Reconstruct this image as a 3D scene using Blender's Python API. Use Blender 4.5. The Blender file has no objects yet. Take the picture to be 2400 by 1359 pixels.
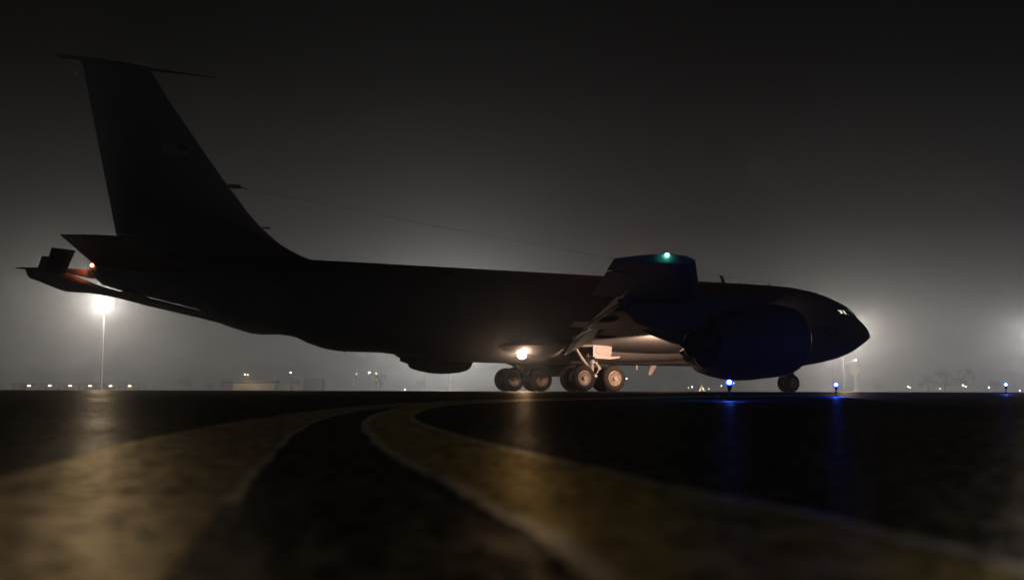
import bpy, math, random
import numpy as np
from mathutils import Vector, Matrix
random.seed(7)
SC = bpy.context.scene
COL = SC.collection
R = math.radians

# ------------------------------------------------------------------ camera
cam = bpy.data.cameras.new("camera")
cam.lens, cam.sensor_width = 35.0, 36.0
cam.clip_start, cam.clip_end = 0.05, 6000
cam.dof.use_dof = True
cam.dof.focus_distance = 45.0
cam.dof.aperture_fstop = 2.2
camo = bpy.data.objects.new("camera", cam)
COL.objects.link(camo)
camo.matrix_world = Matrix.Translation((0, 0, 0.15)) @ Matrix.Rotation(R(90 + 5.788), 4, 'X') @ Matrix.Rotation(0.0025, 4, 'Z')
SC.camera = camo

# ------------------------------------------------------------------ night sky
world = bpy.data.worlds.new("World")
SC.world = world
world.use_nodes = True
wn = world.node_tree.nodes
wn.clear()
sky = wn.new("ShaderNodeTexSky")
sky.sky_type = 'NISHITA'
sky.sun_disc = False
sky.sun_elevation = R(-6)
sky.sun_rotation = R(160)
bgs = wn.new("ShaderNodeBackground"); bgs.inputs[1].default_value = 0.05
bgc = wn.new("ShaderNodeBackground")
bgc.inputs[0].default_value = (0.0010, 0.00095, 0.0009, 1); bgc.inputs[1].default_value = 1.0
add = wn.new("ShaderNodeAddShader")
wo = wn.new("ShaderNodeOutputWorld")
L = world.node_tree.links.new
tcw = wn.new("ShaderNodeTexCoord"); sep = wn.new("ShaderNodeSeparateXYZ"); rw = wn.new("ShaderNodeValToRGB")
el_ = rw.color_ramp.elements
el_[0].position = 0.0; el_[0].color = (0.070, 0.069, 0.064, 1)
el_[1].position = 0.5; el_[1].color = (0.0010, 0.00095, 0.0009, 1)
for p_, c_ in ((0.06, (0.032, 0.0315, 0.029, 1)), (0.16, (0.005, 0.0049, 0.0046, 1)), (0.3, (0.001, 0.00095, 0.0009, 1))):
    e_ = el_.new(p_); e_.color = c_
L(tcw.outputs["Generated"], sep.inputs[0]); L(sep.outputs[2], rw.inputs[0]); L(rw.outputs[0], bgc.inputs[0])
L(sky.outputs[0], bgs.inputs[0]); L(bgs.outputs[0], add.inputs[0]); L(bgc.outputs[0], add.inputs[1]); L(add.outputs[0], wo.inputs[0])

SC.view_settings.view_transform = 'Standard'
SC.view_settings.look = 'None'
SC.view_settings.exposure = 0.0
SC.view_settings.gamma = 1.0
SC.view_settings.use_curve_mapping = False
cy = SC.cycles
cy.use_denoising = True
cy.max_bounces = 5; cy.diffuse_bounces = 2; cy.glossy_bounces = 3; cy.transmission_bounces = 4
cy.volume_bounces = 0; cy.transparent_max_bounces = 6
cy.sample_clamp_indirect = 4.0
cy.caustics_reflective = False; cy.caustics_refractive = False
cy.use_light_tree = True

# light levels (watts); the lamps themselves are built further down
FLOOD_W = 70000.0
FLOOD = [  # x, depth, head height, power factor, colour
    (-110.9, 270.0, 24.1, 1.12, (1.0, 0.84, 0.66)),
    (-21.1, 340.0, 23.6, 2.1, (0.96, 0.90, 0.78)),
    (125.6, 378.0, 22.6, 0.86, (1.0, 0.87, 0.70)),
    (206.8, 386.0, 23.1, 0.45, (0.84, 0.88, 1.0)),
]
HAZE_DENSITY, HAZE_G = 0.0008, 0.82

# ------------------------------------------------------------------ materials
def mat(name):
    m = bpy.data.materials.new(name); m.use_nodes = True
    nt = m.node_tree
    return m, nt, nt.nodes["Principled BSDF"]

def noise(nt, scale, detail=4, rough=0.55, obj=True, vec=None):
    n = nt.nodes.new("ShaderNodeTexNoise")
    n.inputs["Scale"].default_value = scale; n.inputs["Detail"].default_value = detail; n.inputs["Roughness"].default_value = rough
    if vec is None:
        tc = nt.nodes.new("ShaderNodeTexCoord"); vec = tc.outputs["Object"]
    nt.links.new(vec, n.inputs["Vector"])
    return n

def ramp(nt, src, stops):
    r = nt.nodes.new("ShaderNodeValToRGB")
    el = r.color_ramp.elements
    while len(el) < len(stops): el.new(0.5)
    for e, (p, c) in zip(el, stops):
        e.position = p; e.color = (*c, 1) if len(c) == 3 else c
    nt.links.new(src, r.inputs[0])
    return r

def bump(nt, b, src, strength, dist):
    bp = nt.nodes.new("ShaderNodeBump")
    bp.inputs["Strength"].default_value = strength; bp.inputs["Distance"].default_value = dist
    nt.links.new(src, bp.inputs["Height"]); nt.links.new(bp.outputs[0], b.inputs["Normal"])
    return bp

def simple(name, col, rough=0.5, metal=0.0, var=0.12, scale=3.0, spec=0.5, bmp=0.0):
    m, nt, b = mat(name)
    n = noise(nt, scale)
    lo = tuple(c * (1 - var) for c in col); hi = tuple(min(1, c * (1 + var)) for c in col)
    r = ramp(nt, n.outputs[0], [(0.3, lo), (0.7, hi)])
    nt.links.new(r.outputs[0], b.inputs["Base Color"])
    b.inputs["Roughness"].default_value = rough; b.inputs["Metallic"].default_value = metal
    b.inputs["Specular IOR Level"].default_value = spec
    if bmp: bump(nt, b, noise(nt, scale * 6).outputs[0], bmp, 0.02)
    return m

def emit(name, col, strength, sampled=False):
    m = bpy.data.materials.new(name); m.use_nodes = True
    nt = m.node_tree; nt.nodes.clear()
    e = nt.nodes.new("ShaderNodeEmission"); o = nt.nodes.new("ShaderNodeOutputMaterial")
    e.inputs[0].default_value = (*col, 1); e.inputs[1].default_value = strength
    nt.links.new(e.outputs[0], o.inputs[0])
    m.cycles.emission_sampling = 'AUTO' if sampled else 'NONE'
    return m

def paint(name, col, rough):
    # aircraft paint: blotchy grey with fine panel joints and grime
    m, nt, b = mat(name)
    n1 = noise(nt, 0.7, 6, 0.6); n2 = noise(nt, 9.0, 5, 0.6)
    mx = nt.nodes.new("ShaderNodeMath"); mx.operation = 'MULTIPLY_ADD'
    nt.links.new(n2.outputs[0], mx.inputs[0]); mx.inputs[1].default_value = 0.35
    nt.links.new(n1.outputs[0], mx.inputs[2])
    r = ramp(nt, mx.outputs[0], [(0.35, tuple(c * .8 for c in col)), (0.62, col), (0.95, tuple(c * 1.15 for c in col))])
    tc = nt.nodes.new("ShaderNodeTexCoord")
    sx = nt.nodes.new("ShaderNodeSeparateXYZ"); nt.links.new(tc.outputs["Object"], sx.inputs[0])
    outs = []
    for ax, per in (("X", 1.27), ("Z", 0.93)):
        d = nt.nodes.new("ShaderNodeMath"); d.operation = 'DIVIDE'; d.inputs[1].default_value = per
        nt.links.new(sx.outputs[ax], d.inputs[0])
        f = nt.nodes.new("ShaderNodeMath"); f.operation = 'FRACT'; nt.links.new(d.outputs[0], f.inputs[0])
        c = nt.nodes.new("ShaderNodeMath"); c.operation = 'LESS_THAN'; c.inputs[1].default_value = 0.016
        nt.links.new(f.outputs[0], c.inputs[0]); outs.append(c)
    mxx = nt.nodes.new("ShaderNodeMath"); mxx.operation = 'MAXIMUM'
    nt.links.new(outs[0].outputs[0], mxx.inputs[0]); nt.links.new(outs[1].outputs[0], mxx.inputs[1])
    mix = nt.nodes.new("ShaderNodeMixRGB"); mix.inputs[2].default_value = (*[c * .55 for c in col], 1)
    sc = nt.nodes.new("ShaderNodeMath"); sc.operation = 'MULTIPLY'; sc.inputs[1].default_value = 0.6
    nt.links.new(mxx.outputs[0], sc.inputs[0]); nt.links.new(sc.outputs[0], mix.inputs[0]); nt.links.new(r.outputs[0], mix.inputs[1])
    nt.links.new(mix.outputs[0], b.inputs["Base Color"])
    rr = ramp(nt, n2.outputs[0], [(0.3, (rough - .06,) * 3), (0.7, (rough + .1,) * 3)])
    nt.links.new(rr.outputs[0], b.inputs["Roughness"])
    b.inputs["Specular IOR Level"].default_value = 0.3
    return m

M = {}
M['grey'] = paint("aircraft_grey_paint", (0.14, 0.142, 0.146), 0.5)
M['grey_dark'] = paint("dark_grey_paint", (0.10, 0.102, 0.106), 0.5)
M['radome'] = simple("black_radome", (0.03, 0.03, 0.032), 0.4)
M['white'] = simple("gloss_white_paint", (0.5, 0.48, 0.45), 0.4)
M['doorpaint'] = simple("pale_grey_gear_paint", (0.15, 0.147, 0.143), 0.5)
M['metal'] = simple("polished_metal", (0.55, 0.55, 0.56), 0.28, 1.0)
M['dullmetal'] = simple("dull_steel", (0.22, 0.20, 0.18), 0.45, 1.0)
M['burnt'] = simple("burnt_nozzle_metal", (0.09, 0.075, 0.065), 0.5, 0.8)
M['rubber'] = simple("tyre_rubber", (0.010, 0.0098, 0.0095), 0.8, 0, 0.3, 8, 0.15, 0.15)
M['rim'] = simple("grimy_wheel_metal", (0.17, 0.145, 0.12), 0.5, 0.3, 0.3, 9)
M['black'] = simple("matt_black", (0.012, 0.012, 0.013), 0.7)
M['ink'] = simple("dark_lettering", (0.018, 0.018, 0.02), 0.6)
M['paleink'] = simple("pale_marking", (0.34, 0.34, 0.35), 0.6)
M['redink'] = simple("muted_red_marking", (0.12, 0.05, 0.045), 0.6)
M['blueink'] = simple("muted_blue_marking", (0.04, 0.05, 0.10), 0.6)
M['glassdark'] = simple("dark_glass", (0.01, 0.01, 0.012), 0.1)
M['galv'] = simple("galvanised_steel", (0.22, 0.22, 0.215), 0.5, 0.6)
M['wall'] = simple("pale_wall", (0.42, 0.38, 0.30), 0.85, 0, 0.15, 0.4)
M['walldark'] = simple("weathered_wall", (0.22, 0.21, 0.20), 0.85, 0, 0.2, 0.4)
M['roof'] = simple("dark_roofing", (0.08, 0.08, 0.08), 0.8)
M['cladding'] = simple("metal_cladding", (0.5, 0.47, 0.42), 0.6, 0, 0.1, 0.5)
M['tank'] = simple("white_tank_paint", (0.72, 0.68, 0.58), 0.6, 0, 0.06, 0.3)
M['leaf'] = simple("dark_foliage", (0.05, 0.07, 0.035), 0.8, 0, 0.4, 1.0)
M['needle'] = simple("conifer_needles", (0.05, 0.08, 0.03), 0.8, 0, 0.4, 2.0)
M['bark'] = simple("bark", (0.09, 0.065, 0.045), 0.9)
M['plaincon'] = simple("concrete", (0.35, 0.34, 0.32), 0.85)

# ------------------------------------------------------------------ mesh helpers
class MB:
    def __init__(s): s.v = []; s.f = []; s.mi = []; s.cur = 0
    def add(s, vs, fs):
        o = len(s.v); s.v += [tuple(v) for v in vs]
        for f in fs: s.f.append(tuple(i + o for i in f)); s.mi.append(s.cur)
        return s
    def loft(s, rings, closed=True, caps=True):
        n = len(rings[0]); o = len(s.v)
        for r in rings: s.v += [tuple(p) for p in r]
        for i in range(len(rings) - 1):
            for j in range(n if closed else n - 1):
                k = (j + 1) % n
                s.f.append((o + i * n + j, o + i * n + k, o + (i + 1) * n + k, o + (i + 1) * n + j)); s.mi.append(s.cur)
        if caps and closed:
            s.f.append(tuple(o + j for j in reversed(range(n)))); s.mi.append(s.cur)
            s.f.append(tuple(o + (len(rings) - 1) * n + j for j in range(n))); s.mi.append(s.cur)
        return s
    def box(s, a, b):
        (x0, y0, z0), (x1, y1, z1) = a, b
        return s.add([(x0, y0, z0), (x1, y0, z0), (x1, y1, z0), (x0, y1, z0), (x0, y0, z1), (x1, y0, z1), (x1, y1, z1), (x0, y1, z1)],
                     [(0, 3, 2, 1), (4, 5, 6, 7), (0, 1, 5, 4), (1, 2, 6, 5), (2, 3, 7, 6), (3, 0, 4, 7)])
    def tube(s, pts, rad, n=10):
        pts = [Vector(p) for p in pts]; rings = []
        rad = rad if isinstance(rad, (list, tuple)) else [rad] * len(pts)
        for i, p in enumerate(pts):
            t = (pts[min(i + 1, len(pts) - 1)] - pts[max(i - 1, 0)]).normalized()
            up = Vector((0, 0, 1)) if abs(t.z) < 0.95 else Vector((0, 1, 0))
            a = t.cross(up).normalized(); b = t.cross(a)
            rings.append([p + (a * math.cos(2 * math.pi * k / n) + b * math.sin(2 * math.pi * k / n)) * rad[i] for k in range(n)])
        return s.loft(rings)
    def lathe(s, prof, origin=(0, 0, 0), axis='X', n=40, caps=True):
        ox, oy, oz = origin; rings = []
        for t, r in prof:
            ring = []
            for k in range(n):
                a = 2 * math.pi * k / n; c, d = r * math.cos(a), r * math.sin(a)
                ring.append((ox + t, oy + c, oz + d) if axis == 'X' else (ox + c, oy + t, oz + d) if axis == 'Y' else (ox + c, oy + d, oz + t))
            rings.append(ring)
        return s.loft(rings, True, caps)
    def prism(s, poly, a, b, axis='Y'):
        # poly in the two other axes, extruded from a to b
        n = len(poly)
        def P(u, v, w): return (u, w, v) if axis == 'Y' else (w, u, v) if axis == 'X' else (u, v, w)
        vs = [P(u, v, a) for u, v in poly] + [P(u, v, b) for u, v in poly]
        fs = [tuple(range(n)), tuple(range(2 * n - 1, n - 1, -1))] + [(i, i + n, (i + 1) % n + n, (i + 1) % n) for i in range(n)]
        return s.add(vs, fs)
    def sphere(s, c, r, n=14, m=8, sq=(1, 1, 1)):
        rings = []
        for i in range(m + 1):
            t = math.pi * i / m; t = min(max(t, 0.02), math.pi - 0.02)
            rings.append([(c[0] + r * sq[0] * math.sin(t) * math.cos(2 * math.pi * k / n), c[1] + r * sq[1] * math.sin(t) * math.sin(2 * math.pi * k / n), c[2] + r * sq[2] * math.cos(t)) for k in range(n)])
        return s.loft(rings)

def link(o, parent=None):
    COL.objects.link(o)
    if parent is not None: o.parent = parent
    return o

def obj(name, mb, m, parent=None, smooth=True, angle=35):
    me = bpy.data.meshes.new(name)
    me.from_pydata(mb.v, [], mb.f)
    ms = m if isinstance(m, (list, tuple)) else [m]
    for x in ms: me.materials.append(x)
    if len(ms) > 1: me.polygons.foreach_set("material_index", mb.mi)
    import bmesh
    bm = bmesh.new(); bm.from_mesh(me)
    bmesh.ops.recalc_face_normals(bm, faces=bm.faces)
    for e in bm.edges:
        e.smooth = smooth and (len(e.link_faces) < 2 or e.calc_face_angle(0) < R(angle))
    for f in bm.faces: f.smooth = smooth
    bm.to_mesh(me); bm.free()
    return link(bpy.data.objects.new(name, me), parent)

def thing(name, label, cat, loc=(0, 0, 0), rz=0.0, group=None):
    o = bpy.data.objects.new(name, None); o.empty_display_size = 0.3
    COL.objects.link(o); o.location = loc; o.rotation_euler = (0, 0, rz)
    o["label"] = label; o["category"] = cat
    if group: o["group"] = group
    return o

def copy_tree(o, parent=None):
    c = o.copy(); COL.objects.link(c)
    if parent is not None: c.parent = parent
    for ch in list(o.children): copy_tree(ch, c)
    return c

def light(name, typ, loc, energy, col, parent=None, radius=0.1, spot=None, target=None):
    l = bpy.data.lights.new(name, typ); l.energy = energy; l.color = col; l.shadow_soft_size = radius
    o = bpy.data.objects.new(name, l); COL.objects.link(o); o.location = loc
    if parent is not None: o.parent = parent
    if spot:
        l.spot_size, l.spot_blend = spot
        o.rotation_euler = (Vector(target) - Vector(loc)).to_track_quat('-Z', 'Y').to_euler()
    return o

def interp(tab, x):
    if x <= tab[0][0]: return tab[0][1:]
    for a, b in zip(tab, tab[1:]):
        if x <= b[0]:
            t = (x - a[0]) / (b[0] - a[0])
            return tuple(p + (q - p) * t for p, q in zip(a[1:], b[1:]))
    return tab[-1][1:]

# ------------------------------------------------------------------ ground
def gz(y):
    t = min(max((y - 10) / 30, 0), 1)
    return 0.13 * t * t * (3 - 2 * t)

def matte_gloss(m, nt, b, share, tint=None, vary=None):
    # rough stone surface: diffuse plus a small constant share of gloss (grain hides most of the grazing sky)
    d = nt.nodes.new("ShaderNodeBsdfDiffuse"); g_ = nt.nodes.new("ShaderNodeBsdfGlossy"); mx = nt.nodes.new("ShaderNodeMixShader")
    d.inputs["Roughness"].default_value = 0.6
    for dst in (d, g_):
        for l in list(b.inputs["Normal"].links): nt.links.new(l.from_socket, dst.inputs["Normal"])
    for l in list(b.inputs["Base Color"].links): nt.links.new(l.from_socket, d.inputs["Color"])
    if b.inputs["Roughness"].links: nt.links.new(b.inputs["Roughness"].links[0].from_socket, g_.inputs["Roughness"])
    else: g_.inputs["Roughness"].default_value = b.inputs["Roughness"].default_value
    if tint:
        tm_ = nt.nodes.new("ShaderNodeMixRGB"); tm_.blend_type = 'MULTIPLY'; tm_.inputs[0].default_value = 1; tm_.inputs[2].default_value = (*tint, 1)
        nt.links.new(b.inputs["Base Color"].links[0].from_socket, tm_.inputs[1]); nt.links.new(tm_.outputs[0], g_.inputs["Color"])
    else: g_.inputs["Color"].default_value = (1, .88, .70, 1)
    mx.inputs[0].default_value = share
    nt.links.new(d.outputs[0], mx.inputs[1]); nt.links.new(g_.outputs[0], mx.inputs[2])
    if vary is not None: nt.links.new(vary, mx.inputs[0])
    out = nt.nodes["Material Output"]; nt.links.new(mx.outputs[0], out.inputs["Surface"]); nt.nodes.remove(b)

def asphalt():
    m, nt, b = mat("worn_asphalt")
    geo = nt.nodes.new("ShaderNodeNewGeometry"); P = geo.outputs["Position"]
    big = noise(nt, 0.35, 5, 0.6, vec=P); mid = noise(nt, 7.0, 6, 0.7, vec=P); fine = noise(nt, 45.0, 3, 0.6, vec=P)
    vor = nt.nodes.new("ShaderNodeTexVoronoi"); vor.inputs["Scale"].default_value = 75.0; nt.links.new(P, vor.inputs["Vector"])
    r = ramp(nt, mid.outputs[0], [(0.3, (0.018, 0.017, 0.016)), (0.55, (0.042, 0.039, 0.035)), (0.8, (0.085, 0.078, 0.068))])
    r2 = ramp(nt, vor.outputs["Color"], [(0.0, (0.55, 0.55, 0.55)), (1.0, (1.5, 1.45, 1.4))])
    mul = nt.nodes.new("ShaderNodeMixRGB"); mul.blend_type = 'MULTIPLY'; mul.inputs[0].default_value = 1
    nt.links.new(r.outputs[0], mul.inputs[1]); nt.links.new(r2.outputs[0], mul.inputs[2])
    nt.links.new(mul.outputs[0], b.inputs["Base Color"])
    rr = ramp(nt, big.outputs[0], [(0.35, (0.34,) * 3), (0.62, (0.46,) * 3)])
    nt.links.new(rr.outputs[0], b.inputs["Roughness"])
    b.inputs["Specular IOR Level"].default_value = 0.35
    ad = nt.nodes.new("ShaderNodeMath"); ad.operation = 'ADD'
    nt.links.new(vor.outputs["Distance"], ad.inputs[0]); nt.links.new(fine.outputs[0], ad.inputs[1])
    patch = noise(nt, 22.0, 6, 0.8, vec=P)
    ad2 = nt.nodes.new("ShaderNodeMath"); ad2.operation = 'MULTIPLY_ADD'; ad2.inputs[1].default_value = 1.3
    nt.links.new(patch.outputs[0], ad2.inputs[0]); nt.links.new(ad.outputs[0], ad2.inputs[2])
    bump(nt, b, ad2.outputs[0], .7, 0.008)
    sh_ = ramp(nt, patch.outputs[0], [(0.36, (.03,) * 3), (0.5, (.13,) * 3), (0.66, (.42,) * 3)])
    matte_gloss(m, nt, b, 0.17, None, sh_.outputs[0])
    return m

def marking(name, c0, c1, wear, share=0.85, rough=0.47, low=0.28):
    # road paint over the same coarse stone as the asphalt: worn through on the high grains, patched with grime
    m, nt, b = mat(name)
    geo = nt.nodes.new("ShaderNodeNewGeometry"); P = geo.outputs["Position"]
    mid = noise(nt, 26.0, 8, 0.8, vec=P); fine = noise(nt, 80, 5, 0.8, vec=P); blot = noise(nt, 6.5, 6, 0.7, vec=P)
    vor = nt.nodes.new("ShaderNodeTexVoronoi"); vor.inputs["Scale"].default_value = 75.0; nt.links.new(P, vor.inputs["Vector"])
    r = ramp(nt, blot.outputs[0], [(0.3, c0), (0.7, c1)])
    mx = nt.nodes.new("ShaderNodeMath"); mx.operation = 'MULTIPLY_ADD'; mx.inputs[1].default_value = 0.45
    nt.links.new(fine.outputs[0], mx.inputs[0]); nt.links.new(mid.outputs[0], mx.inputs[2])
    mx2 = nt.nodes.new("ShaderNodeMath"); mx2.operation = 'MULTIPLY_ADD'; mx2.inputs[1].default_value = 0.5
    nt.links.new(blot.outputs[0], mx2.inputs[0]); nt.links.new(mx.outputs[0], mx2.inputs[2])
    w = ramp(nt, mx2.outputs[0], [(wear, (1, 1, 1)), (wear + 0.16, (0, 0, 0))])
    mix = nt.nodes.new("ShaderNodeMixRGB"); nt.links.new(w.outputs[0], mix.inputs[0])
    nt.links.new(r.outputs[0], mix.inputs[1]); mix.inputs[2].default_value = (0.12, 0.088, 0.05, 1)
    nt.links.new(mix.outputs[0], b.inputs["Base Color"])
    b.inputs["Roughness"].default_value = rough
    ad = nt.nodes.new("ShaderNodeMath"); ad.operation = 'MULTIPLY_ADD'; ad.inputs[1].default_value = 0.55
    nt.links.new(vor.outputs["Distance"], ad.inputs[0]); nt.links.new(fine.outputs[0], ad.inputs[2])
    bump(nt, b, ad.outputs[0], 0.6, 0.006)
    sh_ = ramp(nt, mx.outputs[0], [(0.52, (share * low,) * 3), (0.72, (share,) * 3), (.95, (min(1, share * 1.1),) * 3)])
    matte_gloss(m, nt, b, share, (1.25, 1.25, 1.25), sh_.outputs[0])
    return m

M['asphalt'] = asphalt()
M['yellow'] = marking("worn_yellow_paint", (0.66, 0.50, 0.20), (0.80, 0.65, 0.32), 0.83, 0.97)
M['pale'] = marking("pale_faded_paint", (0.66, 0.52, 0.31), (0.76, 0.62, 0.40), 0.85)
M['edge'] = marking("pale_edge_highlight", (0.8, 0.72, 0.54), (0.85, 0.78, 0.62), 0.78, 0.95, 0.44, 0.35)  # pale edge paint, with the light its raised rim catches put into the colour
m_, nt_, b_ = mat("crack_sealant")
r_ = ramp(nt_, noise(nt_, 4.0).outputs[0], [(0.3, (.008, .008, .008)), (.7, (.016, .015, .014))])
nt_.links.new(r_.outputs[0], b_.inputs["Base Color"]); b_.inputs["Roughness"].default_value = .5
matte_gloss(m_, nt_, b_, 0.03); M['tar'] = m_

g = MB()
xs = [-1600, -600, -200, -60, -20, -6, 0, 6, 20, 60, 200, 600, 1600]
ys = [-40, -5, 0] + [10 + 30 * i / 24 for i in range(25)] + [60, 120, 300, 700, 1500, 2400]
for y in ys:
    for x in xs: g.v.append((x, y, gz(y)))
nx = len(xs)
for i in range(len(ys) - 1):
    for j in range(nx - 1):
        g.f.append((i * nx + j, i * nx + j + 1, (i + 1) * nx + j + 1, (i + 1) * nx + j)); g.mi.append(0)
o = obj("ground", g, M['asphalt']); o["kind"] = "structure"

# real stone relief of the pavement near the camera, coarser with distance
RELIEF = 0.75
_rng = np.random.default_rng(5); _T = _rng.random((256, 256))
def vnoise(x, y):
    xi, yi = np.floor(x).astype(int), np.floor(y).astype(int); fx_, fy_ = x - xi, y - yi
    fx_, fy_ = fx_ * fx_ * (3 - 2 * fx_), fy_ * fy_ * (3 - 2 * fy_)
    a, b, c, d = _T[xi & 255, yi & 255], _T[(xi + 1) & 255, yi & 255], _T[xi & 255, (yi + 1) & 255], _T[(xi + 1) & 255, (yi + 1) & 255]
    return (a * (1 - fx_) + b * fx_) * (1 - fy_) + (c * (1 - fx_) + d * fx_) * fy_
def relief(x, y):
    x, y = np.asarray(x, float), np.asarray(y, float); h = np.zeros_like(x)
    for wl, amp in ((.012, .0012), (.03, .0018), (.08, .0022), (.22, .0026), (.6, .003)):
        lim = wl / .0105                       # the distance at which this grain gets smaller than the mesh
        fade = np.clip((lim - y) / (lim * .5), 0, 1)
        n = vnoise(x / wl + 31.7 * wl, (y * .97 + x * .23) / wl)
        h += amp * fade * (np.abs(n - .5) * 2 if wl < .05 else n)
    return h * RELIEF * np.clip((17 - y) / 4, 0, 1)
def gzv(y):
    t = np.clip((np.asarray(y, float) - 10) / 30, 0, 1)
    return .13 * t * t * (3 - 2 * t)
def grid_mesh(name, X, Y, Z, m):
    r, c = X.shape
    me = bpy.data.meshes.new(name)
    v = np.stack([X, Y, Z], -1).reshape(-1, 3).astype(np.float32)
    i = (np.arange(r - 1)[:, None] * c + np.arange(c - 1)[None, :]).ravel()
    f = np.stack([i, i + 1, i + c + 1, i + c], -1).astype(np.int32)
    me.vertices.add(len(v)); me.vertices.foreach_set("co", v.ravel())
    me.loops.add(f.size); me.loops.foreach_set("vertex_index", f.ravel())
    me.polygons.add(len(f)); me.polygons.foreach_set("loop_start", np.arange(len(f), dtype=np.int32) * 4)
    me.update(calc_edges=True); me.shade_smooth()
    me.materials.append(m)
    o = bpy.data.objects.new(name, me); COL.objects.link(o); o["kind"] = "structure"
    return o
_yy = .45 * np.exp(np.linspace(0, math.log(17.2 / .45), 780)); _uu = np.linspace(-.66, .66, 640)
_Y = np.repeat(_yy[:, None], len(_uu), 1); _X = _Y * _uu[None, :]
grid_mesh("pavement", _X, _Y, gzv(_Y) + relief(_X, _Y) + .003, M['asphalt'])

def resample(pts, n):
    d = [0]
    for a, b in zip(pts, pts[1:]): d.append(d[-1] + math.dist(a, b))
    out = []
    for i in range(n):
        s = d[-1] * i / (n - 1)
        for k in range(len(pts) - 1):
            if s <= d[k + 1] + 1e-9:
                t = (s - d[k]) / max(d[k + 1] - d[k], 1e-9)
                out.append(tuple(p + (q - p) * t for p, q in zip(pts[k], pts[k + 1]))); break
    return out

def smooth(pts, it=3):
    for _ in range(it):
        pts = [pts[0]] + [tuple((a + 2 * b + c) / 4 for a, b, c in zip(pts[i - 1], pts[i], pts[i + 1])) for i in range(1, len(pts) - 1)] + [pts[-1]]
    return pts

def strip(name, A, B, m, lift, n=260, rag=.012):
    # painted sheet between two edge lines on the ground; the paint edge is ragged at two scales
    A = smooth(resample(A, n), 6); B = smooth(resample(B, n), 6)
    slow = [[random.uniform(-1, 1) for _ in range(n // 6 + 2)] for _ in range(2)]
    A2, B2 = [], []
    for i, (a, b) in enumerate(zip(A, B)):
        w = max(math.dist(a, b), .02)
        j = []
        for q in range(2):
            t = i / 6; k = int(t); t -= k
            j.append((slow[q][k] * (1 - t) + slow[q][k + 1] * t) * rag * .6 / w + random.uniform(-1, 1) * rag * .45 / w)
        A2.append([a[q] + (b[q] - a[q]) * j[0] for q in (0, 1)]); B2.append([a[q] + (b[q] - a[q]) * (1 + j[1]) for q in (0, 1)])
    A2, B2 = np.array(A2), np.array(B2)
    R_, W_ = 1100, max(4, min(90, int(np.linalg.norm(A2[n // 2] - B2[n // 2]) / .006)))
    t0 = np.linspace(0, n - 1, R_); A3 = np.stack([np.interp(t0, np.arange(n), A2[:, q]) for q in (0, 1)], -1); B3 = np.stack([np.interp(t0, np.arange(n), B2[:, q]) for q in (0, 1)], -1)
    u = np.linspace(0, 1, W_ + 1)[None, :]
    X, Y = A3[:, :1] * (1 - u) + B3[:, :1] * u, A3[:, 1:] * (1 - u) + B3[:, 1:] * u
    return grid_mesh(name, X, Y, gzv(Y) + relief(X, Y) + .003 + lift * np.clip(Y / 6, 1, 3), m)

def offset(line, w):
    out = []
    for i, p in enumerate(line):
        a, b = line[max(i - 1, 0)], line[min(i + 1, len(line) - 1)]
        dx, dy = b[0] - a[0], b[1] - a[1]; l = math.hypot(dx, dy)
        out.append((p[0] - dy / l * w, p[1] + dx / l * w))
    return out

LL = [(-0.72, 0.7), (-0.78, 1.2), (-0.841, 1.66), (-0.904, 1.98), (-0.997, 2.48), (-1.14, 3.36), (-1.277, 4.7), (-1.42, 6.8), (-1.45, 9.0), (-1.28, 11.9), (-0.632, 14.94), (0.744, 17.36), (2.172, 19.56), (4.6, 22.6), (9.5, 27.6)]
LR = [(-0.255, 0.7), (-0.304, 1.0), (-0.361, 1.28), (-0.391, 1.44), (-0.476, 1.88), (-0.597, 2.54), (-0.738, 3.38), (-0.905, 4.54), (-1.03, 5.72), (-1.085, 6.84), (-1.09, 7.92), (-1.03, 8.7), (-0.9, 9.5), (-0.6, 11.3), (0.05, 13.4), (2.33, 17.7), (4.9, 21.6), (9.9, 26.7)]
RL = [(0.0, 13.3), (-0.5, 11.25), (-0.9, 9.3), (-0.93, 8.3), (-0.853, 6.48), (-0.77, 5.48), (-0.68, 4.62), (-0.545, 3.76), (-0.387, 2.86), (-0.299, 2.42), (-0.235, 2.1), (-0.188, 1.92), (-0.126, 1.72), (-0.057, 1.38), (0.001, 1.18), (0.035, 1.05), (0.06, 0.86), (0.085, 0.62)]
RR = [(0.08, 13.25), (-0.44, 11.2), (-0.65, 9.3), (-0.675, 7.98), (-0.6, 6.16), (-0.519, 5.26), (-0.438, 4.64), (-0.325, 3.98), (-0.233, 3.52), (-0.126, 3.0), (-0.035, 2.6), (0.073, 2.14), (0.179, 1.76), (0.251, 1.48), (0.307, 1.32), (0.348, 1.18), (0.372, 1.04), (0.395, 0.9), (0.42, 0.76), (0.44, 0.62)]
strip("taxiway_marking", LL, LR, M['pale'], 0.0008)
strip("taxiway_marking", RL, RR, M['yellow'], 0.0013)
strip("marking_edge", offset(LR[2:15], 0.006), offset(LR[2:15], -0.014), M['edge'], 0.0018, rag=.01)
strip("marking_edge", offset(RL, -0.012), offset(RL, 0.018), M['edge'], 0.0018, rag=.01)
strip("marking_edge", offset(RR, -0.018), offset(RR, 0.012), M['edge'], 0.0022, rag=.01)
strip("pavement_joint", [(-60, 12.9), (-6.5, 12.75), (-1.9, 12.6)], [(-60, 13.02), (-6.5, 12.86), (-1.9, 12.64)], M['tar'], 0.0008, rag=.006)
strip("pavement_joint", [(-30, 6.6), (-6, 5.6), (-1.5, 5.42)], [(-30, 6.66), (-6, 5.64), (-1.5, 5.44)], M['tar'], 0.0008, rag=.006)
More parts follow.
